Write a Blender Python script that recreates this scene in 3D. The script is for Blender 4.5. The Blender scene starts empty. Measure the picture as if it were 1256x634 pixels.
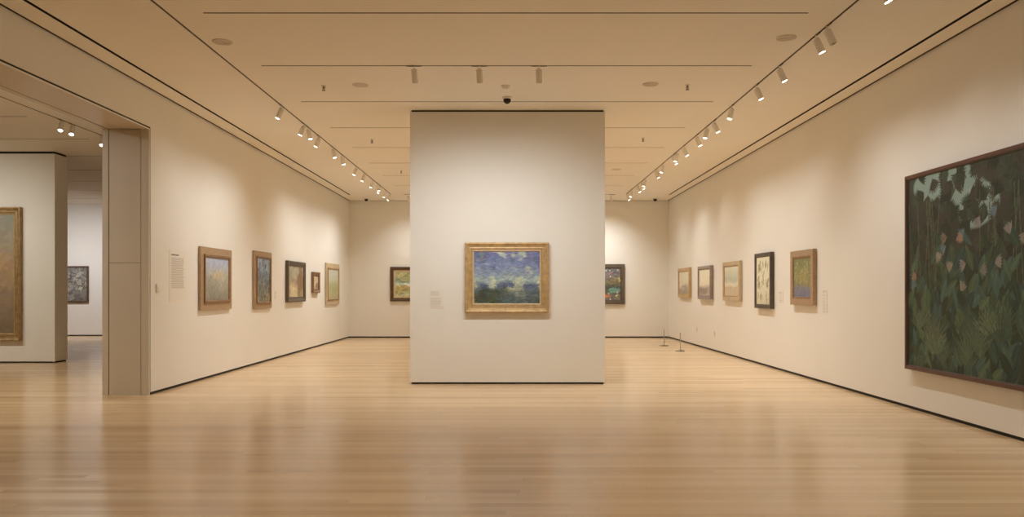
import bpy, bmesh, math, random
import numpy as np
from mathutils import Vector, Matrix

R = math.radians
SC = bpy.context.scene
C = SC.collection
random.seed(7)
RNG = np.random.default_rng(11)

# ------------------------------------------------------------------ camera, world, exposure
EYE = 1.316            # lens height above the floor
FPX = 968.0            # focal length in photograph pixels (1256 wide)
VX, VY = 626.0, 357.0  # vanishing point in the photograph
cam_d = bpy.data.cameras.new('camera')
cam = bpy.data.objects.new('camera', cam_d)
C.objects.link(cam)
cam.location = (0, 0, EYE)
cam.rotation_euler = (R(90), 0, 0)
cam_d.sensor_width = 36
cam_d.lens = FPX / 1256 * 36
cam_d.shift_x = (628 - VX) / 1256
cam_d.shift_y = (VY - 317) / 1256
cam_d.clip_start = 0.05
cam_d.clip_end = 200
SC.camera = cam

w = bpy.data.worlds.new('world')
SC.world = w
w.use_nodes = True
w.node_tree.nodes['Background'].inputs[0].default_value = (1, .9, .75, 1)
w.node_tree.nodes['Background'].inputs[1].default_value = 0.0

SC.view_settings.view_transform = 'Standard'
SC.view_settings.look = 'None'
SC.view_settings.gamma = 1
SC.view_settings.use_curve_mapping = False
SC.view_settings.exposure = 0.10
try:
    SC.cycles.use_denoising = True
    SC.cycles.max_bounces = 10
    SC.cycles.diffuse_bounces = 7
    SC.cycles.glossy_bounces = 4
    SC.cycles.caustics_reflective = False
    SC.cycles.caustics_refractive = False
    SC.cycles.sample_clamp_indirect = 4
except Exception:
    pass

LAMP_TINT = (1.0, 1.0, 0.975)    # warm gallery lamps
ANNEX_TINT = (1.0, 0.945, 0.82)    # lamps of the next room
COOL_TINT = (1.0, 0.965, 0.96)    # cooler tint for the lamps added at the far wall
FLOOR_LAMP = 104.0               # watts, heads turned down to the floor
WALL_LAMP = 59.0                 # watts, heads that wash the side walls
CENTRE_LAMP = 84.0
BACK_LAMP = 80.0
ANNEX_LAMP = 138.0

# ------------------------------------------------------------------ room measures
CEIL = 3.878
XL, XL2, XR = -4.57, -5.16, 4.48
YB = 22.34            # end wall
YC = 11.17            # face of the freestanding centre wall
DOOR_Y, DOOR_Z = 9.986, 3.362
DOOR_Y0 = 4.6
ANNEX_Y = 23.2
ANNEX_X = -16.5
Y0 = -5.0

# ------------------------------------------------------------------ materials
def lin(r, g, b):
    f = lambda c: (c/255/12.92) if c/255 <= .04045 else ((c/255+.055)/1.055)**2.4
    return (f(r), f(g), f(b), 1)

def obs(r, g, b):
    """albedo of a surface that the photograph shows as (r,g,b) under the warm lamps"""
    l = lin(r, g, b)
    return (min(l[0]/.78, .9), min(l[1]/(.78*.89), .9), min(l[2]/(.78*.84), .9), 1)

def mat(name, col, rough=.6, metal=0.0, var=0.0, scale=8.0, bump=0.0, bscale=200.0, stretch=None, col2=None, spec=.5):
    m = bpy.data.materials.new(name)
    m.use_nodes = True
    nt = m.node_tree
    b = nt.nodes['Principled BSDF']
    b.inputs['Roughness'].default_value = rough
    b.inputs['Metallic'].default_value = metal
    b.inputs['Specular IOR Level'].default_value = spec
    b.inputs['Base Color'].default_value = col
    tc = nt.nodes.new('ShaderNodeTexCoord')
    vec = tc.outputs['Object']
    if stretch:
        mp = nt.nodes.new('ShaderNodeMapping')
        mp.inputs['Scale'].default_value = stretch
        nt.links.new(vec, mp.inputs[0])
        vec = mp.outputs[0]
    if var > 0 or col2:
        n = nt.nodes.new('ShaderNodeTexNoise')
        n.inputs['Scale'].default_value = scale
        n.inputs['Detail'].default_value = 5
        nt.links.new(vec, n.inputs['Vector'])
        mx = nt.nodes.new('ShaderNodeMix')
        mx.data_type = 'RGBA'
        a = col2 or tuple(min(1, c*(1-var)) for c in col[:3])+(1,)
        bb = col if col2 else tuple(min(1, c*(1+var)) for c in col[:3])+(1,)
        mx.inputs['A'].default_value = a
        mx.inputs['B'].default_value = bb
        rp = nt.nodes.new('ShaderNodeMapRange')
        rp.inputs['From Min'].default_value = .3
        rp.inputs['From Max'].default_value = .7
        nt.links.new(n.outputs['Fac'], rp.inputs['Value'])
        nt.links.new(rp.outputs[0], mx.inputs['Factor'])
        nt.links.new(mx.outputs['Result'], b.inputs['Base Color'])
    if bump > 0:
        n2 = nt.nodes.new('ShaderNodeTexNoise')
        n2.inputs['Scale'].default_value = bscale
        nt.links.new(vec, n2.inputs['Vector'])
        bp = nt.nodes.new('ShaderNodeBump')
        bp.inputs['Strength'].default_value = bump
        bp.inputs['Distance'].default_value = .002
        nt.links.new(n2.outputs['Fac'], bp.inputs['Height'])
        nt.links.new(bp.outputs[0], b.inputs['Normal'])
    return m

M = {}
M['wall'] = mat('wall_paint', (.845, .832, .785, 1), .75, var=.012, scale=1.2, bump=.15, bscale=90)
M['annex_wall'] = mat('annex_wall_paint', (.82, .80, .76, 1), .75, var=.012, scale=1.2, bump=.15, bscale=90)
M['ceiling'] = mat('ceiling_paint', (.915, .88, .80, 1), .8, var=.012, scale=.9)
M['slot'] = mat('slot_dark', (.10, .058, .032, 1), .6)
M['black_slot'] = mat('slot_black', (.006, .005, .004, 1), .6)
M['groove'] = mat('groove_brown', (.10, .065, .04, 1), .6)
M['plinth'] = mat('plinth_black', (.007, .005, .004, 1), .7)
M['jamb'] = mat('jamb_lacquer', (.66, .595, .50, 1), .32, var=.02, scale=2)
M['jamb_edge'] = mat('jamb_edge_white', (.86, .84, .80, 1), .3)
M['head'] = mat('lamp_white_enamel', (.86, .83, .76, 1), .45)
M['head_dark'] = mat('lamp_dark_cap', (.05, .04, .03, 1), .5)
M['track'] = mat('track_bronze', (.085, .05, .03, 1), .5)
M['white_plastic'] = mat('white_plastic', (.82, .79, .72, 1), .4)
M['outlet'] = mat('outlet_beige', (.70, .65, .56, 1), .45)
M['black_dome'] = mat('smoked_dome', (.012, .009, .007, 1), .12)
M['grille'] = mat('grille_beige', (.74, .68, .58, 1), .6)
M['grille_dark'] = mat('grille_gap', (.42, .36, .29, 1), .7)
M['steel'] = mat('brushed_steel', (.42, .38, .33, 1), .35, metal=.8)
M['steel_dark'] = mat('dark_steel', (.17, .14, .11, 1), .4, metal=.5)
M['paper'] = mat('label_card', (.84, .81, .75, 1), .7)
M['panel'] = mat('text_panel_card', (.84, .81, .74, 1), .65)
M['ink'] = mat('print_grey', (.16, .14, .12, 1), .7)
M['ink_soft'] = mat('print_soft', (.50, .455, .40, 1), .7)

def emit(name, col, s):
    m = bpy.data.materials.new(name)
    m.use_nodes = True
    b = m.node_tree.nodes['Principled BSDF']
    b.inputs['Base Color'].default_value = (.8, .8, .8, 1)
    b.inputs['Emission Color'].default_value = col
    b.inputs['Emission Strength'].default_value = s
    return m
M['lens'] = emit('lamp_lens_lit', (1, .93, .82, 1), 9)
M['lens_off'] = mat('lamp_lens_off', (.10, .09, .08, 1), .15)

# frames
M['gold'] = mat('frame_gilt', (.52, .355, .17, 1), .45, metal=.2, var=.22, scale=14, bump=.5, bscale=60)
M['gold_light'] = mat('frame_gilt_pale', (.68, .53, .33, 1), .45, metal=.2, var=.15, scale=20)
M['gold_dark'] = mat('frame_gilt_antique', (.36, .24, .105, 1), .45, metal=.3, var=.3, scale=12, bump=.4, bscale=50)
M['umber'] = mat('frame_umber', (.10, .055, .025, 1), .5, var=.2, scale=15)
M['oak'] = mat('frame_light_oak', (.41, .285, .17, 1), .5, var=.16, scale=6, stretch=(3, 3, 12))
M['oak_lip'] = mat('frame_oak_lip', (.26, .155, .08, 1), .5, var=.18, scale=9)
M['honey'] = mat('frame_honey', (.55, .385, .19, 1), .45, var=.12, scale=8)
M['sand'] = mat('frame_sand', (.57, .45, .29, 1), .45, var=.1, scale=8)
M['greybrown'] = mat('frame_grey_brown', (.25, .20, .155, 1), .5, var=.15, scale=9)
M['dark'] = mat('frame_dark_wood', (.085, .062, .045, 1), .45, var=.2, scale=9)
M['darkgrey'] = mat('frame_dark_grey', (.12, .095, .07, 1), .5, var=.2, scale=9)
M['mahogany'] = mat('frame_mahogany', (.10, .038, .024, 1), .4, var=.2, scale=7)
M['mauve'] = mat('frame_mauve_grey', (.33, .27, .24, 1), .5, var=.12, scale=9)
M['linen'] = mat('liner_linen', (.62, .52, .38, 1), .7)
M['back'] = mat('backing_board', (.12, .09, .06, 1), .8)

def paint_mat():
    m = bpy.data.materials.new('oil_paint')
    m.use_nodes = True
    nt = m.node_tree
    b = nt.nodes['Principled BSDF']
    at = nt.nodes.new('ShaderNodeAttribute')
    at.attribute_name = 'paint'
    nt.links.new(at.outputs['Color'], b.inputs['Base Color'])
    b.inputs['Roughness'].default_value = .55
    b.inputs['Specular IOR Level'].default_value = .3
    return m
M['paint'] = paint_mat()

def floor_mat():
    m = bpy.data.materials.new('oak_strip_floor')
    m.use_nodes = True
    nt = m.node_tree
    N, L = nt.nodes, nt.links
    b = N['Principled BSDF']
    tc = N.new('ShaderNodeTexCoord')
    sep = N.new('ShaderNodeSeparateXYZ')
    L.new(tc.outputs['Object'], sep.inputs[0])
    def math_(op, a, c=None):
        n = N.new('ShaderNodeMath')
        n.operation = op
        for i, v in enumerate((a, c)):
            if v is None: continue
            if isinstance(v, (int, float)): n.inputs[i].default_value = v
            else: L.new(v, n.inputs[i])
        return n.outputs[0]
    x, y = sep.outputs[0], sep.outputs[1]
    rowf = math_('DIVIDE', y, .083)
    row = math_('FLOOR', rowf)
    wn = N.new('ShaderNodeTexWhiteNoise')
    wn.noise_dimensions = '1D'
    L.new(row, wn.inputs['W'])
    xs = math_('ADD', math_('DIVIDE', x, 3.4), math_('MULTIPLY', wn.outputs['Value'], 17.0))
    brd = math_('FLOOR', xs)
    cb = N.new('ShaderNodeCombineXYZ')
    L.new(row, cb.inputs[0]); L.new(brd, cb.inputs[1])
    wn2 = N.new('ShaderNodeTexWhiteNoise')
    wn2.noise_dimensions = '3D'
    L.new(cb.outputs[0], wn2.inputs['Vector'])
    # grain stretched along the boards
    mp = N.new('ShaderNodeMapping')
    mp.inputs['Scale'].default_value = (.5, 15, 1)
    L.new(tc.outputs['Object'], mp.inputs[0])
    addv = N.new('ShaderNodeVectorMath')
    addv.operation = 'ADD'
    L.new(mp.outputs[0], addv.inputs[0]); L.new(wn2.outputs['Color'], addv.inputs[1])
    gr = N.new('ShaderNodeTexNoise')
    gr.inputs['Scale'].default_value = 2.2
    gr.inputs['Detail'].default_value = 3
    L.new(addv.outputs[0], gr.inputs['Vector'])
    # broad streaks over several rows
    mp2 = N.new('ShaderNodeMapping')
    mp2.inputs['Scale'].default_value = (.10, 2.4, 1)
    L.new(tc.outputs['Object'], mp2.inputs[0])
    st = N.new('ShaderNodeTexNoise')
    st.inputs['Scale'].default_value = 1.3
    st.inputs['Detail'].default_value = 3
    L.new(mp2.outputs[0], st.inputs['Vector'])
    t = math_('ADD', math_('MULTIPLY', wn2.outputs['Value'], .36), math_('MULTIPLY', gr.outputs['Fac'], .24))
    t = math_('ADD', t, math_('MULTIPLY', st.outputs['Fac'], .62))
    cr = N.new('ShaderNodeValToRGB')
    e = cr.color_ramp.elements
    e[0].position = .18; e[0].color = (.470, .300, .150, 1)
    e[1].position = .95; e[1].color = (.785, .585, .365, 1)
    k = cr.color_ramp.elements.new(.55); k.color = (.670, .465, .260, 1)
    L.new(t, cr.inputs[0])
    # seams
    fr = math_('FRACT', rowf)
    d = math_('MINIMUM', fr, math_('SUBTRACT', 1.0, fr))
    seam = math_('LESS_THAN', d, .012)
    fx = math_('FRACT', xs)
    seam2 = math_('LESS_THAN', fx, .0012)
    sm = math_('MAXIMUM', seam, seam2)
    mx = N.new('ShaderNodeMix')
    mx.data_type = 'RGBA'
    L.new(math_('MULTIPLY', sm, .28), mx.inputs['Factor'])
    L.new(cr.outputs[0], mx.inputs['A'])
    mx.inputs['B'].default_value = (.16, .08, .03, 1)
    L.new(mx.outputs['Result'], b.inputs['Base Color'])
    rg = math_('ADD', math_('MULTIPLY', wn2.outputs['Value'], .05), .19)
    L.new(rg, b.inputs['Roughness'])
    b.inputs['Specular IOR Level'].default_value = .62
    bp = N.new('ShaderNodeBump')
    bp.inputs['Strength'].default_value = .015
    bp.inputs['Distance'].default_value = .002
    L.new(gr.outputs['Fac'], bp.inputs['Height'])
    L.new(bp.outputs[0], b.inputs['Normal'])
    return m
M['floor'] = floor_mat()

# ------------------------------------------------------------------ mesh helpers
def link(name, bm, mats, parent=None, smooth=False):
    me = bpy.data.meshes.new(name)
    bmesh.ops.recalc_face_normals(bm, faces=bm.faces[:])
    bm.to_mesh(me)
    bm.free()
    for m in (mats if isinstance(mats, (list, tuple)) else [mats]):
        me.materials.append(m)
    if smooth:
        for p in me.polygons:
            p.use_smooth = True
    o = bpy.data.objects.new(name, me)
    C.objects.link(o)
    if parent:
        o.parent = parent
    return o

def box(bm, x0, x1, y0, y1, z0, z1, mi=0):
    v = [bm.verts.new(p) for p in ((x0,y0,z0),(x1,y0,z0),(x1,y1,z0),(x0,y1,z0),(x0,y0,z1),(x1,y0,z1),(x1,y1,z1),(x0,y1,z1))]
    for f in ((0,3,2,1),(4,5,6,7),(0,1,5,4),(1,2,6,5),(2,3,7,6),(3,0,4,7)):
        bm.faces.new([v[i] for i in f]).material_index = mi

def bevel_all(bm, w_, seg=2):
    bmesh.ops.bevel(bm, geom=bm.edges[:], offset=w_, segments=seg, affect='EDGES', clamp_overlap=True)

def lathe(bm, prof, seg=20, mi=0, closed_ends=True):
    """prof: list of (r, z); revolved about Z"""
    rings = []
    for r, z in prof:
        if r < 1e-6:
            rings.append([bm.verts.new((0, 0, z))])
        else:
            rings.append([bm.verts.new((r*math.cos(2*math.pi*i/seg), r*math.sin(2*math.pi*i/seg), z)) for i in range(seg)])
    for a, b in zip(rings, rings[1:]):
        for i in range(seg):
            j = (i+1) % seg
            if len(a) == 1 and len(b) == 1: continue
            if len(a) == 1: f = (a[0], b[j], b[i])
            elif len(b) == 1: f = (a[i], a[j], b[0])
            else: f = (a[i], a[j], b[j], b[i])
            bm.faces.new(f).material_index = mi

def empty(name, loc, rotz=0.0):
    o = bpy.data.objects.new(name, None)
    o.empty_display_size = .1
    C.objects.link(o)
    o.location = loc
    o.rotation_euler = (0, 0, rotz)
    return o

def tag(o, label, cat, group=None):
    o['label'] = label
    o['category'] = cat
    if group:
        o['group'] = group
    return o

def struct(o, label=None):
    o['kind'] = 'structure'
    return o

def copy_tree(o, parent=None):
    c = o.copy()
    C.objects.link(c)
    if parent:
        c.parent = parent
    for ch in list(o.children):
        copy_tree(ch, c)
    return c

# ------------------------------------------------------------------ setting: floor
bm = bmesh.new()
box(bm, ANNEX_X - .3, XR + .3, Y0 - .3, ANNEX_Y + .3, -.12, 0)
struct(link('floor', bm, M['floor']))

# ------------------------------------------------------------------ setting: ceiling with its recessed slots
LINES = [YC*(.651 + .1525*k) for k in range(9)]          # cross slots, 1.70 m apart
LINES_NEAR = [YC*(.651 - .1525*k) for k in range(1, 6)]
TRACK_L, TRACK_R = -3.16, 3.06
ANNEX_TRACK = -6.72
slots = []   # x0,x1,y0,y1,depth,material index
slots.append((XL+.275, XL+.315, Y0, 20.98, .12, 2))       # wide black slots beside the walls
slots.append((XR-.275, XR-.235, Y0, 20.98, .12, 2))
slots.append((TRACK_L-.012, TRACK_L+.012, Y0, 20.83, .05, 1))
slots.append((TRACK_R-.012, TRACK_R+.012, Y0, 20.83, .05, 1))
for y in LINES + LINES_NEAR:
    slots.append((-2.83, 2.745, y-.012, y+.012, .045, 1))
slots.append((XL, XL+.03, Y0, YB, .05, 3))                # shadow gaps at the wall heads
slots.append((XR-.03, XR, Y0, YB, .05, 3))
slots.append((XL, XR, YB-.03, YB, .05, 3))
slots.append((ANNEX_TRACK-.012, ANNEX_TRACK+.012, 3, 21.5, .05, 1))
for y in [YC*(.58 + .1525*k) for k in range(10)]:
    slots.append((-13.4, -7.1, y-.012, y+.012, .045, 1))
xs = sorted({ANNEX_X-.3, XR+.3} | {s[0] for s in slots} | {s[1] for s in slots})
ys = sorted({Y0-.3, ANNEX_Y+.3} | {s[2] for s in slots} | {s[3] for s in slots})
bm = bmesh.new()
H = {}
for i in range(len(xs)-1):
    for j in range(len(ys)-1):
        cx, cy = (xs[i]+xs[i+1])/2, (ys[j]+ys[j+1])/2
        h, mi = 0, 0
        for s in slots:
            if s[0] < cx < s[1] and s[2] < cy < s[3] and s[4] > h:
                h, mi = s[4], s[5]
        H[i, j] = (CEIL + h, mi)
for (i, j), (h, mi) in H.items():
    vs = [bm.verts.new(p) for p in ((xs[i],ys[j],h),(xs[i],ys[j+1],h),(xs[i+1],ys[j+1],h),(xs[i+1],ys[j],h))]
    bm.faces.new(vs).material_index = mi
    for di, dj in ((1, 0), (0, 1)):
        nb = H.get((i+di, j+dj))
        if nb and abs(nb[0]-h) > 1e-6:
            m2 = mi if h > nb[0] else nb[1]
            if di: q = ((xs[i+1],ys[j],h),(xs[i+1],ys[j+1],h),(xs[i+1],ys[j+1],nb[0]),(xs[i+1],ys[j],nb[0]))
            else: q = ((xs[i],ys[j+1],h),(xs[i+1],ys[j+1],h),(xs[i+1],ys[j+1],nb[0]),(xs[i],ys[j+1],nb[0]))
            bm.faces.new([bm.verts.new(p) for p in q]).material_index = m2
x0, x1, y0, y1 = xs[0], xs[-1], ys[0], ys[-1]
t = CEIL + .3
for q in (((x0,y0,t),(x1,y0,t),(x1,y1,t),(x0,y1,t)), ((x0,y0,CEIL),(x1,y0,CEIL),(x1,y0,t),(x0,y0,t)), ((x0,y1,CEIL),(x1,y1,CEIL),(x1,y1,t),(x0,y1,t)),
          ((x0,y0,CEIL),(x0,y1,CEIL),(x0,y1,t),(x0,y0,t)), ((x1,y0,CEIL),(x1,y1,CEIL),(x1,y1,t),(x1,y0,t))):
    bm.faces.new([bm.verts.new(p) for p in q])
bmesh.ops.remove_doubles(bm, verts=bm.verts[:], dist=1e-5)
struct(link('ceiling', bm, [M['ceiling'], M['slot'], M['black_slot'], M['groove']]))

# ------------------------------------------------------------------ setting: walls
WT = CEIL + .055
WB = .034
def wall(name, boxes, m='wall'):
    bm = bmesh.new()
    for b in boxes:
        box(bm, *b)
    return struct(link(name, bm, M[m]))

g = .034   # dark reveal round the opening
wall('wall_left', [(XL2, XL, DOOR_Y+g, ANNEX_Y, WB, CEIL),
                   (XL2, XL, DOOR_Y0-g, DOOR_Y+g, DOOR_Z+g, CEIL),
                   (XL2, XL, Y0, DOOR_Y0-g, WB, CEIL)])
wall('wall_right', [(XR, XR+.25, Y0, YB+.2, WB, CEIL)])
wall('wall_back', [(XL, XR, YB, YB+.2, WB, CEIL)])
wall('wall_front', [(XL, XR, Y0-.25, Y0, 0, CEIL)])
wall('wall_centre', [(-1.42, 1.34, YC, YC+.45, .026, 3.853)])
wall('wall_annex_back', [(ANNEX_X, XL2, ANNEX_Y, ANNEX_Y+.2, WB, CEIL)], 'annex_wall')
wall('wall_annex_left', [(ANNEX_X-.25, ANNEX_X, Y0, ANNEX_Y+.2, WB, CEIL)], 'annex_wall')
wall('wall_annex_front', [(ANNEX_X, XL2, Y0-.25, Y0, 0, CEIL)], 'annex_wall')
AY = 14.48
wall('wall_annex_centre', [(-15.2, -8.36, AY, AY+.42, .026, 3.838)])

# black recessed plinths
def plinth(name, boxes, m='plinth'):
    bm = bmesh.new()
    for b in boxes:
        box(bm, *b)
    return struct(link(name, bm, M[m]))
plinth('baseboard_left', [(XL2+.02, XL-.012, DOOR_Y+g+.01, ANNEX_Y-.01, 0, WB+.004), (XL2+.02, XL-.012, Y0, DOOR_Y0-g-.01, 0, WB+.004)])
plinth('baseboard_right', [(XR+.012, XR+.24, Y0, YB, 0, WB+.004)])
plinth('baseboard_back', [(XL-.01, XR+.01, YB+.012, YB+.19, 0, WB+.004)])
plinth('baseboard_centre', [(-1.40, 1.32, YC+.014, YC+.436, 0, .03)])
plinth('trim_1', [(-1.40, 1.32, YC+.014, YC+.436, 3.848, CEIL)])            # dark gap over the centre wall
plinth('baseboard_annex_back', [(ANNEX_X, XL2, ANNEX_Y+.012, ANNEX_Y+.19, 0, WB+.004)])
plinth('baseboard_annex_centre', [(-15.18, -8.38, AY+.014, AY+.406, 0, .03)])
plinth('trim_2', [(-15.18, -8.38, AY+.014, AY+.406, 3.832, CEIL)])

# lined opening in the left wall: dark reveal, white edge, lacquered jamb panels with joints
plinth('trim_3', [(XL-.05, XL-.001, DOOR_Y+.0185, DOOR_Y+g+.004, .0, DOOR_Z+g),
                  (XL-.05, XL-.001, DOOR_Y0-g, DOOR_Y+g, DOOR_Z+.0185, DOOR_Z+g+.004),
                  (XL-.05, XL-.001, DOOR_Y0-g-.004, DOOR_Y0-.0185, .0, DOOR_Z+g)], 'black_slot')
bm = bmesh.new()
# far jamb: edge strip, panels (split at mid height), rear strip;  6 mm joints between them
jx = [(XL-.102, XL-.006), (XL-.510, XL-.111), (XL2-.004, XL-.519)]
jt = .018
for k, (a, b) in enumerate(jx):
    dy = 0 if k != 1 else .006
    parts = [(0.0, 1.672), (1.677, DOOR_Z)] if k == 1 else [(0.0, DOOR_Z)]
    for z0, z1 in parts:
        box(bm, a, b, DOOR_Y+dy, DOOR_Y+jt, z0, z1, 0)
        box(bm, a, b, DOOR_Y0-jt, DOOR_Y0-dy, z0, z1, 0)
    box(bm, a, b, DOOR_Y0-jt, DOOR_Y+jt, DOOR_Z+dy, DOOR_Z+jt, 0)
# backing of the joints
box(bm, XL2, XL-.004, DOOR_Y+.0165, DOOR_Y+.02, 0, DOOR_Z, 2)
box(bm, XL2, XL-.004, DOOR_Y0-.02, DOOR_Y0-.0165, 0, DOOR_Z, 2)
box(bm, XL2, XL-.004, DOOR_Y0, DOOR_Y, DOOR_Z+.0165, DOOR_Z+.02, 2)
# white outer edge bead
box(bm, XL-.006, XL+.001, DOOR_Y, DOOR_Y+.014, 0, DOOR_Z+.014, 1)
box(bm, XL-.006, XL+.001, DOOR_Y0-.014, DOOR_Y, DOOR_Z, DOOR_Z+.014, 1)
struct(link('trim_4', bm, [M['jamb'], M['jamb_edge'], M['groove']]))

# ------------------------------------------------------------------ generic painted canvases
def smooth_noise(nx, ny, cx, cy, seed):
    r = np.random.default_rng(seed)
    gx, gy = int(cx)+3, int(cy)+3
    gg = r.random((gy, gx))
    X = np.linspace(0, cx, nx)[None, :].repeat(ny, 0)
    Y = np.linspace(0, cy, ny)[:, None].repeat(nx, 1)
    ix, iy = X.astype(int), Y.astype(int)
    fx, fy = X-ix, Y-iy
    fx = fx*fx*(3-2*fx); fy = fy*fy*(3-2*fy)
    return (gg[iy, ix]*(1-fx)+gg[iy, ix+1]*fx)*(1-fy)+(gg[iy+1, ix]*(1-fx)+gg[iy+1, ix+1]*fx)*fy

def daub(img, cx, cy, a, b, ang, col, leaf=False, rib=None):
    """one brush mark; cx,cy,a,b in pixels of the canvas grid (row 0 = bottom)"""
    ny, nx = img.shape[:2]
    rr = int(max(a, b))+2
    x0, x1, y0, y1 = max(0, int(cx)-rr), min(nx, int(cx)+rr+1), max(0, int(cy)-rr), min(ny, int(cy)+rr+1)
    if x0 >= x1 or y0 >= y1:
        return
    Y, X = np.mgrid[y0:y1, x0:x1]
    c, s = math.cos(ang), math.sin(ang)
    u = ((X-cx)*c+(Y-cy)*s)/a
    v = (-(X-cx)*s+(Y-cy)*c)/b
    if leaf:
        wd = np.clip(1-u*u, 0, 1)
        mk = (np.abs(u) < 1) & (np.abs(v) < wd)
    else:
        mk = (u*u+v*v) < 1
    img[y0:y1, x0:x1][mk] = col
    if rib is not None:
        mr = mk & (np.abs(v) < .16)
        img[y0:y1, x0:x1][mr] = rib

def strokes(img, n, ln, wd, ang, jit, seed, spread=.5, angfield=None):
    r = np.random.default_rng(seed)
    ny, nx = img.shape[:2]
    src = img.copy()
    for _ in range(n):
        x, y = r.random()*nx, r.random()*ny
        c = src[int(y), int(x)]*(1+(r.random()-.5)*2*jit) + (r.random(3)-.5)*jit*.22
        an = (angfield[int(y), int(x)] if angfield is not None else ang) + (r.random()-.5)*spread
        daub(img, x, y, ln*(.6+.8*r.random()), wd*(.6+.8*r.random()), an, np.clip(c, .0, .9))
    return img

def A(*c):
    return np.array(obs(*c)[:3])

def bands(nx, ny, stops, seed, wob=.08, cx=3, cy=3):
    """horizontal zones (0 bottom .. 1 top) with a wavering edge"""
    n = smooth_noise(nx, ny, cx, cy, seed)-.5
    t = np.linspace(0, 1, ny)[:, None] + n*2*wob
    img = np.zeros((ny, nx, 3))
    ps = [p for p, _ in stops]
    for k in range(3):
        img[..., k] = np.interp(t, ps, [A(*c)[k] for _, c in stops])
    return img

def patch(img, u, v, ru, rv, col, seed, amount=.8, edge=.5):
    ny, nx = img.shape[:2]
    X = np.linspace(0, 1, nx)[None, :]; Y = np.linspace(0, 1, ny)[:, None]
    n = smooth_noise(nx, ny, 6, 6, seed)
    d = np.sqrt(((X-u)/ru)**2+((Y-v)/rv)**2) + (n-.5)*1.1
    m = np.clip((1-d)/edge+.5, 0, 1)[..., None]*amount
    img[:] = img*(1-m)+A(*col)*m

def art_blue(nx, ny):
    img = bands(nx, ny, [(0, (72, 84, 82)), (.20, (96, 104, 112)), (.34, (84, 92, 122)), (.42, (150, 158, 160)), (.52, (128, 136, 158)), (.72, (116, 122, 160)), (1, (104, 106, 150))], 3, .07, 4, 2)
    n = .55*smooth_noise(nx, ny, 7.3, 5.1, 5)+.45*smooth_noise(nx, ny, 17, 12, 6)
    m = (np.clip((n-.58)*7, 0, 1)*.65)[..., None]
    img = img*(1-m)+A(186, 186, 160)*m
    n = smooth_noise(nx, ny, 7, 6, 15)
    m = (np.clip((n-.70)*6, 0, 1)*.6)[..., None]
    img = img*(1-m)+A(78, 84, 112)*m
    patch(img, .24, .10, .24, .22, (64, 66, 48), 8, .85)
    patch(img, .70, .14, .35, .12, (82, 88, 96), 12, .6)
    img = strokes(img, 2600, 4.5, 1.3, .08, .24, 21, 1.0)
    img[..., 2] *= .88
    return img

def art_castle(nx, ny):
    img = bands(nx, ny, [(0, (128, 120, 104)), (.3, (150, 140, 124)), (.55, (164, 156, 142)), (.75, (166, 164, 172)), (1, (164, 164, 184))], 31, .10)
    patch(img, .30, .30, .3, .3, (140, 134, 122), 33, .5)
    patch(img, .55, .60, .20, .10, (190, 166, 126), 34, .6)
    return strokes(img, 1400, 4, 1.6, 1.2, .15, 35, 1.4)

def art_forest(nx, ny):
    img = bands(nx, ny, [(0, (132, 118, 96)), (.3, (112, 112, 100)), (.6, (120, 126, 134)), (1, (142, 152, 172))], 41, .12)
    img = strokes(img, 700, 6, 2, 1.4, .35, 42, 1.2)
    r = np.random.default_rng(43)
    for _ in range(60):
        daub(img, r.random()*nx, r.random()*ny, 10, 1.0, 1.45+r.random()*.3, A(86, 84, 84))
    return strokes(img, 500, 4, 1.4, .9, .25, 44, 1.8)

def art_brown(nx, ny):
    img = bands(nx, ny, [(0, (150, 128, 96)), (.35, (176, 150, 116)), (.6, (138, 118, 92)), (1, (150, 136, 112))], 51, .15)
    patch(img, .30, .18, .26, .24, (198, 182, 144), 52, .75)
    patch(img, .42, .42, .22, .10, (174, 138, 116), 53, .6)
    patch(img, .80, .60, .25, .45, (116, 86, 62), 54, .8)
    patch(img, .35, .78, .30, .25, (170, 160, 140), 55, .6)
    return strokes(img, 800, 5, 1.5, 1.2, .25, 56, 1.5)

def art_tiny(nx, ny):
    img = bands(nx, ny, [(0, (168, 140, 108)), (.5, (196, 170, 138)), (1, (180, 160, 132))], 61, .2)
    patch(img, .75, .3, .3, .3, (120, 92, 68), 62, .8)
    return strokes(img, 160, 4, 1.4, 1.3, .2, 63, 1.0)

def art_pale(nx, ny):
    img = bands(nx, ny, [(0, (166, 152, 112)), (.4, (170, 162, 124)), (.6, (178, 172, 148)), (1, (184, 178, 162))], 71, .14)
    patch(img, .55, .35, .35, .2, (158, 154, 108), 72, .6)
    return strokes(img, 800, 4, 1.5, .8, .13, 73, 1.5)

def art_meadow(nx, ny):
    img = bands(nx, ny, [(0, (176, 168, 134)), (.2, (150, 140, 92)), (.35, (186, 160, 104)), (.5, (170, 178, 162)), (.62, (124, 134, 112)), (.8, (160, 154, 112)), (1, (176, 160, 120))], 81, .10)
    patch(img, .5, .50, .3, .06, (196, 204, 190), 82, .8)
    return strokes(img, 500, 5, 2.2, .2, .3, 83, 1.5)

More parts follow.
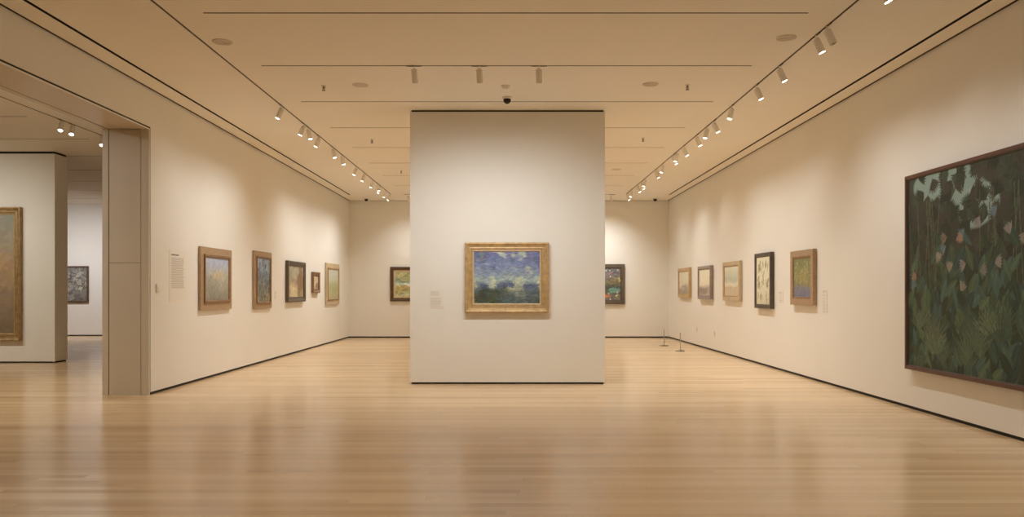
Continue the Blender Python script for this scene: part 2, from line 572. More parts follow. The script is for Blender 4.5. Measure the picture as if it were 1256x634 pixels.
def art_plum(nx, ny):
    img = bands(nx, ny, [(0, (120, 104, 92)), (.25, (84, 80, 82)), (.38, (70, 70, 74)), (.55, (124, 112, 84)), (.8, (112, 106, 104)), (1, (106, 104, 116))], 91, .08)
    patch(img, .80, .30, .16, .09, (110, 150, 132), 92, .8)
    patch(img, .55, .12, .22, .07, (196, 124, 72), 93, .8)
    patch(img, .20, .18, .14, .12, (188, 104, 82), 94, .8)
    img = strokes(img, 500, 4, 2, .3, .3, 95, 2.0)
    r = np.random.default_rng(96)
    for _ in range(40):
        daub(img, r.random()*nx, r.random()*ny, 2.4, 1.6, r.random()*3, A(*[(206, 186, 120), (214, 206, 190), (176, 110, 96), (70, 72, 78)][int(r.random()*4)]))
    return img

def art_beach(nx, ny):
    img = bands(nx, ny, [(0, (190, 168, 142)), (.28, (186, 164, 140)), (.38, (204, 194, 170)), (.48, (188, 180, 158)), (.54, (176, 172, 156)), (1, (206, 198, 176))], 101, .03)
    return strokes(img, 400, 6, 1.4, 0, .06, 102, .3)

def art_pier(nx, ny):
    img = bands(nx, ny, [(0, (168, 150, 136)), (.2, (182, 164, 146)), (.5, (202, 188, 166)), (1, (208, 196, 174))], 111, .12)
    patch(img, .78, .08, .55, .28, (146, 128, 114), 112, .7)
    return strokes(img, 300, 4, 1.4, .3, .1, 113, .6)

def art_quay(nx, ny):
    img = bands(nx, ny, [(0, (176, 154, 138)), (.22, (166, 146, 134)), (.4, (212, 196, 170)), (1, (216, 202, 178))], 121, .10)
    patch(img, .35, .18, .4, .12, (128, 108, 98), 122, .7)
    return strokes(img, 300, 5, 1.3, .1, .08, 123, .5)

def art_marks(nx, ny):
    img = bands(nx, ny, [(0, (190, 176, 150)), (.5, (206, 194, 168)), (1, (206, 194, 168))], 131, .1)
    r = np.random.default_rng(132)
    for _ in range(34):
        x, y = (.1+.8*r.random())*nx, (.06+.88*r.random())*ny
        for _ in range(5):
            daub(img, x+(r.random()-.5)*7, y+(r.random()-.5)*12, 4.5, .9, 1.57+(r.random()-.5)*1.3, A(*[(112, 98, 80), (128, 120, 84), (146, 128, 104)][int(r.random()*3)]))
    return img

def art_green(nx, ny):
    img = bands(nx, ny, [(0, (108, 104, 122)), (.20, (112, 108, 120)), (.32, (128, 118, 82)), (.6, (128, 122, 80)), (1, (120, 118, 80))], 141, .10)
    patch(img, .5, .52, .26, .22, (150, 132, 86), 142, .6)
    img = strokes(img, 900, 3.4, 1.4, .8, .2, 143, 3.0)
    r = np.random.default_rng(144)
    for _ in range(26):
        daub(img, r.random()*nx, ny*(.35+.62*r.random()), 2.6, 1.8, r.random()*3, A(160, 148, 104))
    return img

def art_ochre(nx, ny):
    img = bands(nx, ny, [(0, (112, 94, 74)), (.35, (136, 112, 88)), (.6, (158, 124, 92)), (.75, (142, 124, 104)), (1, (132, 128, 116))], 151, .07)
    return strokes(img, 2400, 7, 2.6, .9, .12, 152, 2.0)

def art_grey(nx, ny):
    img = bands(nx, ny, [(0, (110, 102, 94)), (.5, (140, 130, 120)), (1, (124, 116, 108))], 161, .3)
    n = smooth_noise(nx, ny, 7, 8, 162)
    img *= (.6+.8*n)[..., None]
    img = strokes(img, 500, 5, 2.2, .8, .3, 163, 3.0)
    r = np.random.default_rng(164)
    for _ in range(40):
        daub(img, r.random()*nx, r.random()*ny, 7, .9, r.random()*3.14, A(82, 74, 68))
    return img

def art_jungle(nx, ny):
    """plain generic foliage: layered leaves, no figures"""
    img = bands(nx, ny, [(0, (46, 50, 36)), (.3, (44, 50, 38)), (.6, (48, 46, 38)), (1, (58, 56, 46))], 171, .10, 8, 5)
    for k, (u, v, ru, rv) in enumerate(((.30, .90, .16, .10), (.42, .80, .10, .10), (.12, .93, .08, .07), (.75, .92, .14, .08))):
        patch(img, u, v, ru, rv, (128, 142, 132), 172+k, .85, .15)
    r = np.random.default_rng(180)
    pal_d = [(40, 44, 34), (46, 52, 40), (54, 60, 46), (36, 38, 30), (56, 52, 42)]
    pal_m = [(62, 78, 62), (70, 86, 66), (56, 72, 58), (80, 92, 66), (64, 84, 76)]
    # upper foliage: fine dark sprays
    for _ in range(210):
        x, y = r.random()*nx, ny*(.42+.6*r.random())
        c = A(*pal_d[int(r.random()*5)])
        base = r.random()*6.28
        for q in range(9):
            a = base+(q-4)*.20
            daub(img, x+math.cos(a)*9, y+math.sin(a)*9, 10, 1.5, a, c*(.85+.4*r.random()), True)
    # thin stems
    for _ in range(26):
        x = r.random()*nx; y = ny*.25
        dx = (r.random()-.5)*.5
        for q in range(30):
            daub(img, x+dx*q*3, y+q*5, 4, .8, 1.57-dx*.5, A(76, 78, 60))
    # middle and lower foliage: broad leaves, farthest first
    for q_ in range(330):
        f = 1-q_/330
        x, y = r.random()*nx, ny*(.0+.56*f*(.75+.5*r.random()))
        c = A(*pal_m[int(r.random()*5)])*(.38+.55*r.random())
        a = 1.57+(r.random()-.5)*2.0
        daub(img, x, y, 11+10*r.random(), 3.5+4*r.random(), a, c, True, c*1.3)
    # grass fans
    for _ in range(26):
        x, y = r.random()*nx, ny*(.0+.24*r.random())
        c = A(*[(92, 100, 74), (80, 92, 70), (100, 104, 80), (66, 80, 62)][int(r.random()*4)])*(.6+.45*r.random())
        n_ = 7+int(4*r.random())
        for q in range(n_):
            a = 1.57+(q-(n_-1)/2)*.24+(r.random()-.5)*.1
            ln = 12+9*r.random()
            daub(img, x+math.cos(a)*ln, y+math.sin(a)*ln, ln, 1.3, a, c*(.85+.3*r.random()), True)
    # pale sprigs turned every way
    for _ in range(22):
        x, y = r.random()*nx, ny*(.34+.40*r.random())
        c = A(*[(132, 118, 102), (122, 112, 104), (134, 106, 86), (92, 106, 108), (112, 92, 74)][int(r.random()*5)])
        b0 = r.random()*6.28
        for q in range(5):
            a = b0+(q-2)*.30
            daub(img, x+math.cos(a)*6, y+math.sin(a)*6, 7.0, 1.8, a, c*(.7+.3*r.random()), True)
    return img

def canvas(parent, w_, h_, y, fn, res):
    nx = max(24, int(w_/res)); ny = max(24, int(h_/res))
    img = np.clip(fn(nx, ny), .004, .92)
    X = np.linspace(-w_/2, w_/2, nx); Z = np.linspace(0, h_, ny)
    relief = smooth_noise(nx, ny, nx/2.5, ny/2.5, 5)*.0012
    vs = np.zeros((ny, nx, 3))
    vs[..., 0] = X[None, :]; vs[..., 2] = Z[:, None]; vs[..., 1] = y - relief
    idx = np.arange(nx*ny).reshape(ny, nx)
    q = np.stack([idx[:-1, :-1], idx[:-1, 1:], idx[1:, 1:], idx[1:, :-1]], -1).reshape(-1, 4)
    # a stretched canvas has edges and a back
    n0 = nx*ny
    back = [(-w_/2, y+.016, 0), (w_/2, y+.016, 0), (w_/2, y+.016, h_), (-w_/2, y+.016, h_)]
    verts = vs.reshape(-1, 3).tolist()+back
    faces = q.tolist()+[[n0+3, n0+2, n0+1, n0]]
    c00, c10, c11, c01 = int(idx[0, 0]), int(idx[0, -1]), int(idx[-1, -1]), int(idx[-1, 0])
    faces += [idx[0, :].tolist()[::-1]+[n0, n0+1], idx[:, -1].tolist()[::-1]+[n0+1, n0+2],
              idx[-1, :].tolist()+[n0+2, n0+3], idx[:, 0].tolist()+[n0+3, n0]][:0]
    for a, b, c, d in ((c00, c10, n0+1, n0), (c10, c11, n0+2, n0+1), (c11, c01, n0+3, n0+2), (c01, c00, n0, n0+3)):
        faces.append([b, a, d, c])
    me = bpy.data.meshes.new('canvas')
    me.from_pydata(verts, [], faces)
    at = me.attributes.new('paint', 'FLOAT_COLOR', 'POINT')
    col = np.ones((n0+4, 4)); col[:n0, :3] = img.reshape(-1, 3); col[n0:, :3] = .3
    at.data.foreach_set('color', col.reshape(-1).astype(np.float32))
    me.materials.append(M['paint'])
    o = bpy.data.objects.new('canvas', me)
    C.objects.link(o)
    o.parent = parent
    return o

def moulding(name, parent, w_, h_, prof, m, z0=0.0):
    """prof: closed loop of (inset from the outer edge, height off the wall)"""
    bm = bmesh.new()
    rings = []
    for t, d in prof:
        rings.append([bm.verts.new(p) for p in ((-w_/2+t, -d, z0+t), (w_/2-t, -d, z0+t), (w_/2-t, -d, z0+h_-t), (-w_/2+t, -d, z0+h_-t))])
    n = len(rings)
    for k in range(n):
        a, b = rings[k], rings[(k+1) % n]
        for i in range(4):
            j = (i+1) % 4
            bm.faces.new((a[i], a[j], b[j], b[i]))
    return link(name, bm, M[m], parent)

def picture(loc, rotz, W, Hh, fw, depth, fn, kind, frame_m, lip_m, label, res=.008, group=None, liner_m=None, lw=.015):
    """framed painting; W, Hh are outer sizes, fw the width of the frame, its back on the wall"""
    t = empty('framed_painting', loc, rotz)
    tag(t, label, 'painting', group)
    d = depth
    off = .006
    if kind == 'classic':      # raised outer edge, hollow, raised inner edge
        prof = [(0, off), (0, d*.86), (fw*.05, d*.97), (fw*.14, d), (fw*.24, d*.93), (fw*.34, d*.80), (fw*.52, d*.72), (fw*.62, d*.76), (fw*.72, d*.74), (fw*.80, d*.56), (fw*.82, off)]
        lip = [(fw*.815, off), (fw*.815, d*.58), (fw*.88, d*.63), (fw*.94, d*.54), (fw, d*.44), (fw, off)]
        cy = d*.40
    elif kind == 'flat':       # flat board with a raised inner lip
        prof = [(0, off), (0, d*.62), (fw*.06, d*.68), (fw*.12, d*.64), (fw*.66, d*.64), (fw*.70, d*.66), (fw*.70, off)]
        lip = [(fw*.70, off), (fw*.70, d*.92), (fw*.76, d), (fw*.90, d*.96), (fw, d*.70), (fw, off)]
        cy = d*.62
    elif kind == 'scoop':      # outer rim high, sloping in to the picture
        prof = [(0, off), (0, d*.94), (fw*.10, d), (fw*.30, d), (fw*.38, d*.90), (fw*.78, d*.70), (fw*.80, off)]
        lip = [(fw*.795, off), (fw*.795, d*.74), (fw*.90, d*.76), (fw, d*.60), (fw, off)]
        cy = d*.52
    else:                      # 'box': plain square section with a small inner step
        prof = [(0, off), (0, d*.98), (fw*.05, d), (fw*.72, d), (fw*.76, d*.97), (fw*.78, off)]
        lip = [(fw*.775, off), (fw*.775, d*.90), (fw*.90, d*.90), (fw, d*.80), (fw, off)]
        cy = d*.72
    moulding('frame', t, W, Hh, prof, frame_m)
    moulding('inner_lip', t, W, Hh, lip, lip_m)
    bm = bmesh.new()
    box(bm, -W/2+fw*.3, W/2-fw*.3, -.012, 0, fw*.3, Hh-fw*.3)
    link('backing_board', bm, M['back'], t)
    if liner_m:
        moulding('liner', t, W-2*fw+.004, Hh-2*fw+.004, [(0, off), (0, cy+.008), (lw*.8, cy+.006), (lw, cy+.002), (lw, off)], liner_m, z0=fw-.002)
        fw = fw+lw-.002
    c = canvas(t, W-2*fw+.006, Hh-2*fw+.006, -cy, fn, res)
    c.location.z = fw-.003
    return t

def on_left(y0, y1, z0):  return (XL, (y0+y1)/2, z0), R(90)
def on_right(y0, y1, z0): return (XR, (y0+y1)/2, z0), R(-90)

# centre wall
picture((-.05, YC, EYE-26.2*.01154), 0, 1.185, .989, .130, .085, art_blue, 'classic', 'gold', 'gold_light',
        'gilt-framed blue landscape painting hanging on the freestanding centre wall', .0062)
# left wall, near to far
l, rz = on_left(11.55, 12.83, 1.030)
picture(l, rz, 1.28, .945, .155, .065, art_castle, 'flat', 'oak', 'oak_lip', 'pale grey landscape with an ochre patch in a wide oak frame beside the text panel', .009)
l, rz = on_left(13.97, 14.98, .998)
picture(l, rz, 1.01, 1.04, .13, .065, art_forest, 'flat', 'oak', 'oak_lip', 'blue-grey woodland painting in an oak frame, tallest on the left wall', .009)
l, rz = on_left(16.02, 17.38, 1.090)
picture(l, rz, 1.36, .85, .105, .070, art_brown, 'scoop', 'darkgrey', 'dark', 'brown and cream painting in the dark grey frame on the left wall', .010)
l, rz = on_left(18.10, 18.71, 1.272)
picture(l, rz, .61, .485, .092, .065, art_tiny, 'scoop', 'oak_lip', 'umber', 'smallest painting on the left wall, thick brown frame around a tiny pale picture', .008)
l, rz = on_left(19.44, 20.92, .978)
picture(l, rz, 1.48, 1.04, .155, .065, art_pale, 'flat', 'sand', 'oak', 'pale green-grey landscape in a sand-coloured frame nearest the far left corner', .010)
# end wall
s = YB/FPX
picture(((479-VX)*s+.62, YB, EYE-12.4*s), 0, 1.24, .97, .115, .07, art_meadow, 'scoop', 'umber', 'gold', 'colourful meadow painting on the end wall, half hidden left of the centre wall', .010, None, 'linen', .02)
picture(((766-VX)*s-.66, YB, EYE-16*s), 0, 1.32, 1.13, .125, .07, art_plum, 'box', 'darkgrey', 'dark', 'dark plum and teal painting on the end wall, half hidden right of the centre wall', .010)
# right wall, far to near
l, rz = on_right(19.50, 20.82, 1.155)
picture(l, rz, 1.32, .75, .105, .062, art_pier, 'box', 'honey', 'gold', 'small pale beige painting in a honey gold frame nearest the far right corner', .010)
l, rz = on_right(17.40, 18.58, 1.133)
picture(l, rz, 1.18, .755, .085, .075, art_quay, 'box', 'mauve', 'greybrown', 'pale cream seascape in a mauve-grey frame between two yellowish frames', .010)
l, rz = on_right(15.24, 16.44, 1.121)
picture(l, rz, 1.20, .787, .105, .062, art_beach, 'box', 'sand', 'oak', 'pale beach painting with flat bands in a sandy wooden frame', .010)
l, rz = on_right(13.39, 14.27, 1.014)
picture(l, rz, .88, .97, .072, .070, art_marks, 'box', 'dark', 'dark', 'cream sheet of small dark brush marks in a black-brown frame', .008)
l, rz = on_right(11.53, 12.46, 1.103)
picture(l, rz, .93, .834, .125, .064, art_green, 'box', 'oak', 'oak_lip', 'olive green and violet painting in a light oak frame, nearest the big jungle picture', .008)
l, rz = on_right(5.70, 8.82, .452)
picture(l, rz, 3.12, 2.14, .05, .075, art_jungle, 'box', 'mahogany', 'dark', 'huge dark jungle foliage painting in a thin mahogany frame on the right wall', .0085)
# next room
s = AY/FPX
picture(((27.8-VX)*s-.79, AY, EYE-61*s), 0, 1.58, 2.45, .14, .085, art_ochre, 'classic', 'gold_dark', 'gold', 'tall ochre and grey painting in an antique gilt frame in the next room', .016)
s = ANNEX_Y/FPX
picture(((109-VX)*s-.46, ANNEX_Y, EYE-14*s), 0, .92, 1.07, .045, .06, art_grey, 'box', 'umber', 'umber', 'grey-brown painting in a thin dark frame on the far wall of the next room', .014)

# ------------------------------------------------------------------ track lights
def light_track(x0, x1, y0, y1, label, group=None):
    bm = bmesh.new()
    box(bm, x0, x1, y0, y1, CEIL+.006, CEIL+.040)
    o = link('light_track', bm, M['track'])
    me = o.data
    c = Vector(((x0+x1)/2, (y0+y1)/2, CEIL+.006))
    for v in me.vertices: v.co -= c
    o.location = c
    return tag(o, label, 'light track', group)
light_track(TRACK_L-.010, TRACK_L+.010, Y0+.02, 20.82, 'long dark lighting track recessed in the ceiling along the left side', 'lengthwise lighting tracks')
light_track(TRACK_R-.010, TRACK_R+.010, Y0+.02, 20.82, 'long dark lighting track recessed in the ceiling along the right side', 'lengthwise lighting tracks')
light_track(-2.82, 2.735, LINES[1]-.010, LINES[1]+.010, 'crosswise lighting track in the ceiling before the centre wall', 'crosswise lighting tracks')
light_track(-2.82, 2.735, LINES[8]-.010, LINES[8]+.010, 'crosswise lighting track in the ceiling close to the end wall', 'crosswise lighting tracks')
light_track(ANNEX_TRACK-.010, ANNEX_TRACK+.010, 3.02, 21.48, 'lighting track in the ceiling of the next room')

def make_head():
    t = empty('spotlight', (0, 0, 0))
    bm = bmesh.new()
    box(bm, -.009, .009, -.07, .07, -.008, .005)
    box(bm, -.0095, .0095, -.092, -.0702, -.006, .004)
    box(bm, -.0095, .0095, .0702, .092, -.006, .004)
    o = link('track_adapter', bm, [M['track'], M['head_dark']], t)
    for p in o.data.polygons[6:]: p.material_index = 1
    bm = bmesh.new()
    lathe(bm, [(0, -.008), (.014, -.008), (.014, -.014), (.006, -.018), (.006, -.036), (.012, -.038), (.012, -.052), (0, -.052)], 14)
    link('stem', bm, M['head'], t, True)
    bm = bmesh.new()
    lathe(bm, [(0, .012), (.022, .012), (.033, .006), (.036, -.004), (.036, -.040), (.0345, -.042), (.0345, -.046), (.036, -.048), (.036, -.140),
               (.0345, -.143), (.0325, -.143), (.0315, -.138), (.0305, -.128), (0, -.126)], 24)
    h = link('housing', bm, M['head'], t)
    h.location = (0, 0, -.050)
    bm = bmesh.new()
    lathe(bm, [(0, -.142), (.022, -.141), (.0305, -.138), (.0305, -.1285), (0, -.1285)], 20)
    link('lens', bm, M['lens'], h, True)
    return t
HEAD0 = make_head()
LENS_OFF = [c for c in HEAD0.children if c.name.startswith('housing')][0].children[0].data.copy()
LENS_OFF.materials[0] = M['lens_off']

def head(x, y, along, target, label, group, power=None, size=116, tint=LAMP_TINT, lit=True, lens=True):
    """hangs from the track at (x, y) and points at target; along = 'y' or 'x', the run of the track"""
    t = copy_tree(HEAD0)
    t.location = (x, y, CEIL)
    base = 0 if along == 'y' else R(90)
    t.rotation_euler = (0, 0, base)
    tag(t, label, 'spotlight', group)
    h = [c for c in t.children if c.name.startswith('housing')][0]
    d = Vector(target) - Vector((x, y, CEIL-.050))
    tilt = math.atan2(math.hypot(d.x, d.y), -d.z)
    tilt = min(tilt, R(62))
    yaw = math.atan2(d.y, d.x)
    h.rotation_euler = (0, -tilt, yaw-base)
    if not lit:
        [c for c in h.children if c.name.startswith('lens')][0].data = LENS_OFF
        return t
    if power:
        ld = bpy.data.lights.new('lamp', 'SPOT')
        ld.energy = power
        ld.color = tint
        ld.spot_size = R(size)
        ld.spot_blend = 1.0
        ld.shadow_soft_size = .028
        lo = bpy.data.objects.new('lamp', ld)
        C.objects.link(lo)
        lo.parent = h
        lo.location = (0, 0, -.150)
    return t

ORD = ['nearest', 'second', 'third', 'fourth', 'fifth', 'sixth', 'seventh', 'eighth', 'ninth', 'tenth', 'eleventh', 'twelfth', 'thirteenth',
       'fourteenth', 'fifteenth', 'sixteenth', 'seventeenth', 'eighteenth', 'nineteenth']
def order(k, n):
    if k == n-1: return 'farthest'
    if k == n-2: return 'last but one'
    return ORD[k]

# left track (photograph columns of the heads -> distance)
left_px = [342, 369.5, 375, 388.4, 405.8, 417, 434.8, 445, 455.5, 460.8, 464.6, 471.5, 476.5]
for k, px in enumerate(left_px):
    y = 3.20*FPX/(VX-px)
    dim = px in (375, 405.8, 417, 460.8)
    head(TRACK_L, y, 'y', (XL, y-.5, .35) if not dim else (-2.2, y-.3, 0), 'white cylinder spotlight on the left ceiling track, %s from the doorway' % order(k, len(left_px)),
         'spotlights on the left track', FLOOR_LAMP*.62 if dim else WALL_LAMP*(.66 if k == 0 else 1), 116 if not dim else 130)
# right track
right_px = [1076, 1018.4, 1004.8, 959.3, 930.7, 900.3, 878.5, 869.7, 856.8, 841, 832.5, 828, 815, 806, 793, 788.3, 783.5, 776.3, 770.6]
for k, px in enumerate(right_px):
    y = 3.09*FPX/(px-VX) if px < 1070 else 6.52
    off = px == 1018.4
    dim = px in (900.3, 869.7, 832.5, 815, 793, 776.3)
    lab = ('unlit white cylinder spotlight on the right ceiling track, above the jungle painting' if off else
           'lit white cylinder spotlight on the right ceiling track, %s from the camera' % order(k, len(right_px)))
    head(TRACK_R, y, 'y', (XR, y-.5, .35) if not dim else (2.1, y-.3, 0), lab, 'spotlights on the right track', FLOOR_LAMP if dim else WALL_LAMP*.71, 116 if not dim else 130, lit=not off)
# crosswise track before the centre wall
for px, tx, nm in ((508, -1.0, 'left'), (588, -.25, 'middle'), (661, .45, 'right')):
    x = (px-VX)*LINES[1]/FPX
    head(x, LINES[1], 'x', (tx, YC, .0), 'white spotlight aimed at the centre wall, %s one of the three before it' % nm, 'spotlights before the centre wall', CENTRE_LAMP, 126)
# crosswise track before the end wall
for x, nm in ((-2.72, 'left of the centre wall'), (2.44, 'just right of the centre wall'), (2.68, 'farther right of the centre wall')):
    head(x, LINES[8], 'x', (x*.95, YB, .8), 'white spotlight near the end wall, %s' % nm, 'spotlights before the end wall', BACK_LAMP)
# next room
for k, px in enumerate((73, 86.5, 123.5)):
    y = 6.75*FPX/(VX-px)
    head(ANNEX_TRACK, y, 'y', (ANNEX_TRACK+.5, y-1.6, 1.0), 'brightly lit spotlight in the next room seen through the doorway, %s of three' % ('leftmost', 'middle', 'rightmost')[k],
         'spotlights in the next room', ANNEX_LAMP*.5, tint=ANNEX_TINT)
# unseen heads added out of the frame to fill the near ends with light
for k, (x, y, tgt, p) in enumerate((
        (TRACK_R, 5.3, (XR, 5.6, .35), WALL_LAMP*.7), (TRACK_R, 3.6, (XR, 3.6, .35), WALL_LAMP*.6), (TRACK_R, 0.8, (1.5, 1.2, 0), FLOOR_LAMP*.8), (TRACK_R, 4.4, (1.5, 4.8, 0), FLOOR_LAMP*.8), (TRACK_L, 5.2, (-1.0, 6.0, 0), FLOOR_LAMP*.5), (TRACK_L, 2.6, (-1.0, 3.0, 0), FLOOR_LAMP*.6),
        (TRACK_L, 4.0, (XL, 3.4, .35), WALL_LAMP*.6), (TRACK_L, 1.6, (XL, 1.6, .35), WALL_LAMP*.6))):
    head(x, y, 'y', tgt, 'unseen white cylinder spotlight added on the main ceiling track for general light', 'added unseen spotlights of the main room', p)
for y, tgt in ((9.2, (-6.2, 9.9, .4)), (7.4, (-5.6, 9.4, .4)), (5.6, (-5.6, 7.8, .4))):  # hidden heads added to brighten the door jamb
    head(ANNEX_TRACK, y, 'y', tgt, 'unseen white cylinder spotlight added on the next room track to light the door jamb', 'added unseen spotlights beside the doorway', ANNEX_LAMP*.6, tint=ANNEX_TINT)
for x in (-9.3, -10.6):  # hidden pair added to light the wall of the tall painting
    y = YC*(.58+.1525*3)
    head(x, y, 'x', (x, AY, .9), 'unseen white spotlight added to light the tall painting in the next room', 'added unseen spotlights at the tall painting', ANNEX_LAMP, tint=ANNEX_TINT)
for x in (-11.6, -13.2):  # hidden cooler pair added to light the far wall
    y = YC*(.58+.1525*8)
    head(x, y, 'x', (x, ANNEX_Y, .8), 'unseen white spotlight added to light the far wall of the next room', 'added unseen spotlights at the far wall', ANNEX_LAMP*1.35, tint=COOL_TINT)

for o in [g for c in HEAD0.children for g in c.children] + list(HEAD0.children) + [HEAD0]:   # the pattern itself is not part of the room
    bpy.data.objects.remove(o)

# ------------------------------------------------------------------ ceiling fittings
def make_camera_dome():
    t = empty('dome_camera', (0, 0, 0))
    bm = bmesh.new()
    lathe(bm, [(0, 0), (.066, 0), (.066, -.012), (.060, -.024), (.053, -.026), (0, -.026)], 28)
    link('mount_ring', bm, M['white_plastic'], t, True)
    bm = bmesh.new()
    pr = [(.050, -.026)] + [(.050*math.cos(a), -.026-.012-.052*math.sin(a)) for a in np.linspace(0, math.pi/2, 9)]
    pr[-1] = (0, pr[-1][1])
    lathe(bm, pr, 28)
    link('dome', bm, M['black_dome'], t, True)
    return t
d0 = make_camera_dome()
d0.location = (-.043, 10.43, CEIL)
tag(d0, 'black dome camera on the ceiling in front of the centre wall', 'camera', 'ceiling dome cameras')
for x, y, nm in ((-3.97, 21.75, 'left'), (3.99, 21.75, 'right')):
    d = copy_tree(d0)
    d.location = (x, y, CEIL)
    tag(d, 'small black dome camera on the ceiling in the far %s corner' % nm, 'camera', 'ceiling dome cameras')

t = empty('smoke_detector', (-.06, 9.85, CEIL))
tag(t, 'round white smoke detector on the ceiling beside the middle spotlight', 'smoke detector')
bm = bmesh.new()
lathe(bm, [(0, 0), (.055, 0), (.055, -.012), (.050, -.018), (0, -.018)], 26)
link('base', bm, M['white_plastic'], t, True)
bm = bmesh.new()
lathe(bm, [(.036, -.018), (.036, -.026), (.030, -.036), (.015, -.040), (0, -.040)], 26)
link('sensor_cap', bm, M['white_plastic'], t, True)

def make_grille():
    t = empty('ceiling_speaker', (0, 0, 0))
    bm = bmesh.new()
    lathe(bm, [(.100, 0), (.100, -.006), (.090, -.009), (.084, -.006), (.084, 0)], 30)
    link('rim', bm, M['grille'], t, True)
    bm = bmesh.new()
    for k in range(4):
        r = .018+.019*k
        lathe(bm, [(r-.006, -.001), (r-.006, -.0055), (r+.006, -.0055), (r+.006, -.001), (r-.006, -.001)], 26, 0)
    lathe(bm, [(0, -.001), (.085, -.001)], 26, 1)
    link('grille', bm, [M['grille'], M['grille_dark']], t)
    return t
g0 = make_grille()
for k, (x, y, nm) in enumerate(((-2.96, 8.11, 'near the camera, beside the left track'), (2.79, 7.98, 'near the camera, beside the right track'),
                                (-1.865, 9.81, 'left of the three centre spotlights'), (1.736, 9.77, 'right of the three centre spotlights'), (2.23, 16.6, 'far back, right of the centre wall'))):
    o = g0 if k == 0 else copy_tree(g0)
    o.location = (x, y, CEIL)
    tag(o, 'flat round grille in the ceiling %s' % nm, 'ceiling grille', 'round ceiling grilles')

def make_sprinkler():
    t = empty('sprinkler', (0, 0, 0))
    bm = bmesh.new()
    lathe(bm, [(0, 0), (.032, 0), (.030, -.005), (.012, -.007), (0, -.007)], 18)
    link('rosette', bm, M['grille'], t, True)
    bm = bmesh.new()
    lathe(bm, [(0, -.007), (.009, -.007), (.009, -.030), (.005, -.034), (.005, -.058), (0, -.058)], 12)
    box(bm, -.016, -.012, -.003, .003, -.056, -.024)
    box(bm, .012, .016, -.003, .003, -.056, -.024)
    box(bm, -.016, .016, -.003, .003, -.028, -.022)
    link('nozzle', bm, M['steel_dark'], t)
    bm = bmesh.new()
    lathe(bm, [(0, -.058), (.022, -.058), (.024, -.061), (0, -.062)], 14)
    link('deflector', bm, M['steel_dark'], t)
    return t
s0 = make_sprinkler()
for k, (x, y, nm) in enumerate(((-2.33, 9.85, 'left of the centre wall, near row'), (2.20, 9.81, 'right of the centre wall, near row'), (-2.34, 13.34, 'left of the centre wall, middle row'),
                                (2.22, 13.2, 'right of the centre wall, middle row'), (-2.32, 16.77, 'left of the centre wall, far row'))):
    o = s0 if k == 0 else copy_tree(s0)
    o.location = (x, y, CEIL)
    tag(o, 'small metal sprinkler head in the ceiling %s' % nm, 'sprinkler', 'ceiling sprinklers')

# ------------------------------------------------------------------ wall texts and fittings
def text_bars(bm, x0, x1, z_top, z_bot, n, y, hgt, seed, ragged=.12, mi=0):
    r = random.Random(seed)
    for i in range(n):
        z = z_top-(z_top-z_bot)*i/max(1, n-1)
        x = x0
        end = x1-(x1-x0)*ragged*r.random()
        while x < end:
            wl = min((.010+.022*r.random()), end-x)
            if wl > .004:
                box(bm, x, x+wl, y-.0006, y+.0004, z-hgt/2, z+hgt/2, mi)
            x += wl+.006

t = empty('text_panel', (XL, 10.84, 1.168), R(90))
tag(t, 'tall cream wall text panel with a heading and many printed lines beside the doorway', 'wall text')
bm = bmesh.new()
box(bm, -.27, .27, -.004, 0, 0, .705)
link('board', bm, M['panel'], t)
bm = bmesh.new()
text_bars(bm, -.21, .03, .640, .640, 1, -.0044, .018, 3, .0)
link('heading', bm, M['ink'], t)
bm = bmesh.new()
text_bars(bm, -.21, .22, .598, .195, 21, -.0044, .0085, 5, .14)
link('printed_lines', bm, M['ink_soft'], t)

def wall_label(loc, rz, w_, h_, label, seed, head_n=2, lines=6, cols=1):
    t = empty('wall_label', loc, rz)
    tag(t, label, 'wall label', 'small wall labels')
    bm = bmesh.new()
    box(bm, -w_/2, w_/2, -.005, 0, 0, h_)
    link('card', bm, M['paper'], t)
    rows = [(h_*(.90-.09*i), w_*.25, .0075) for i in range(head_n)]
    z0 = h_*(.90-.09*head_n-.06)
    rows += [(z0-(z0-h_*.10)*i/max(1, lines-1), w_*.40, .005) for i in range(lines)]
    for i, (z, xe, th) in enumerate(rows):
        bm = bmesh.new()
        text_bars(bm, -w_*.42, xe, z, z, 1, -.0054, th, seed+i, .2)
        link('printed_line', bm, M['ink_soft'], t)
    return t
wall_label(((535.5-VX)*.01154, YC, EYE-20.5*.01154), 0, .20, .25, 'small square label on the centre wall left of the blue painting', 11, 3, 8)
wall_label((XL, 15.35, 1.16), R(90), .13, .15, 'small white label on the left wall beside the woodland painting', 21, 1, 4)
wall_label((XR, 13.06, 1.115), R(-90), .20, .20, 'small white label on the right wall beside the cream sheet of brush marks', 31, 2, 5)
wall_label((XR, 11.24, 1.200), R(-90), .16, .13, 'upper of two small white labels beside the olive green painting', 41, 1, 3)
wall_label((XR, 11.24, 1.005), R(-90), .16, .18, 'lower of two small white labels beside the olive green painting', 51, 1, 6)

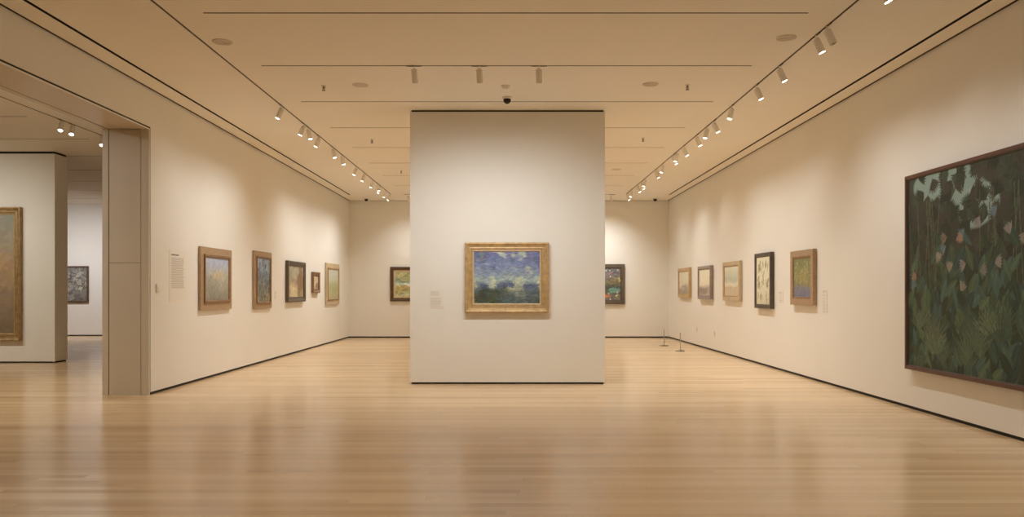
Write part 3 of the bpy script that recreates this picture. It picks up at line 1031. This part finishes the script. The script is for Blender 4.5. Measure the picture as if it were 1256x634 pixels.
t = empty('wall_switch', (XL, 10.22, 1.30), R(90))
tag(t, 'small white box switch on the left wall beside the doorway edge', 'switch')
bm = bmesh.new()
box(bm, -.055, .055, -.015, 0, 0, .115)
bevel_all(bm, .006)
link('housing', bm, M['white_plastic'], t)
bm = bmesh.new()
box(bm, -.018, .018, -.0185, -.014, .035, .080)
bevel_all(bm, .002)
link('rocker', bm, M['white_plastic'], t)

def make_outlet():
    t = empty('wall_outlet', (0, 0, 0), R(-90))
    bm = bmesh.new()
    box(bm, -.036, .036, -.007, 0, 0, .115)
    bevel_all(bm, .002)
    link('cover_plate', bm, M['outlet'], t)
    for z in (.030, .085):
        bm = bmesh.new()
        box(bm, -.017, .017, -.0085, -.006, z-.014, z+.014)
        bevel_all(bm, .0015)
        q = link('socket', bm, M['outlet'], t)
        bm = bmesh.new()
        box(bm, -.008, -.005, -.0092, -.008, z-.004, z+.006)
        box(bm, .005, .008, -.0092, -.008, z-.004, z+.006)
        link('slot', bm, M['ink'], q)
    return t
o0 = make_outlet()
o0.location = (XR, 17.32, .32)
tag(o0, 'wall outlet low on the right wall, under the mauve-framed seascape', 'outlet', 'wall outlets')
o1 = copy_tree(o0)
o1.location = (XR, 18.95, .33)
tag(o1, 'wall outlet low on the right wall, behind the two barrier posts', 'outlet', 'wall outlets')

def make_post():
    t = empty('barrier_post', (0, 0, 0))
    bm = bmesh.new()
    lathe(bm, [(0, 0), (.105, 0), (.107, .006), (.100, .012), (.03, .020), (.016, .028), (0, .028)], 30)
    link('base', bm, M['steel_dark'], t, True)
    bm = bmesh.new()
    lathe(bm, [(.0075, .026), (.0075, .385), (.006, .389), (0, .389)], 12)
    link('post', bm, M['steel'], t, True)
    bm = bmesh.new()
    lathe(bm, [(0, .389), (.010, .389), (.010, .400), (.007, .405), (0, .406)], 14)
    link('cap', bm, M['steel'], t, True)
    return t
p0 = make_post()
p0.location = (3.73, 17.33, 0)
tag(p0, 'low thin metal barrier post on the floor, nearer of the two by the right wall', 'barrier post', 'low barrier posts')
p1 = copy_tree(p0)
p1.location = (3.70, 19.0, 0)
tag(p1, 'low thin metal barrier post on the floor, farther of the two, near the corner', 'barrier post', 'low barrier posts')
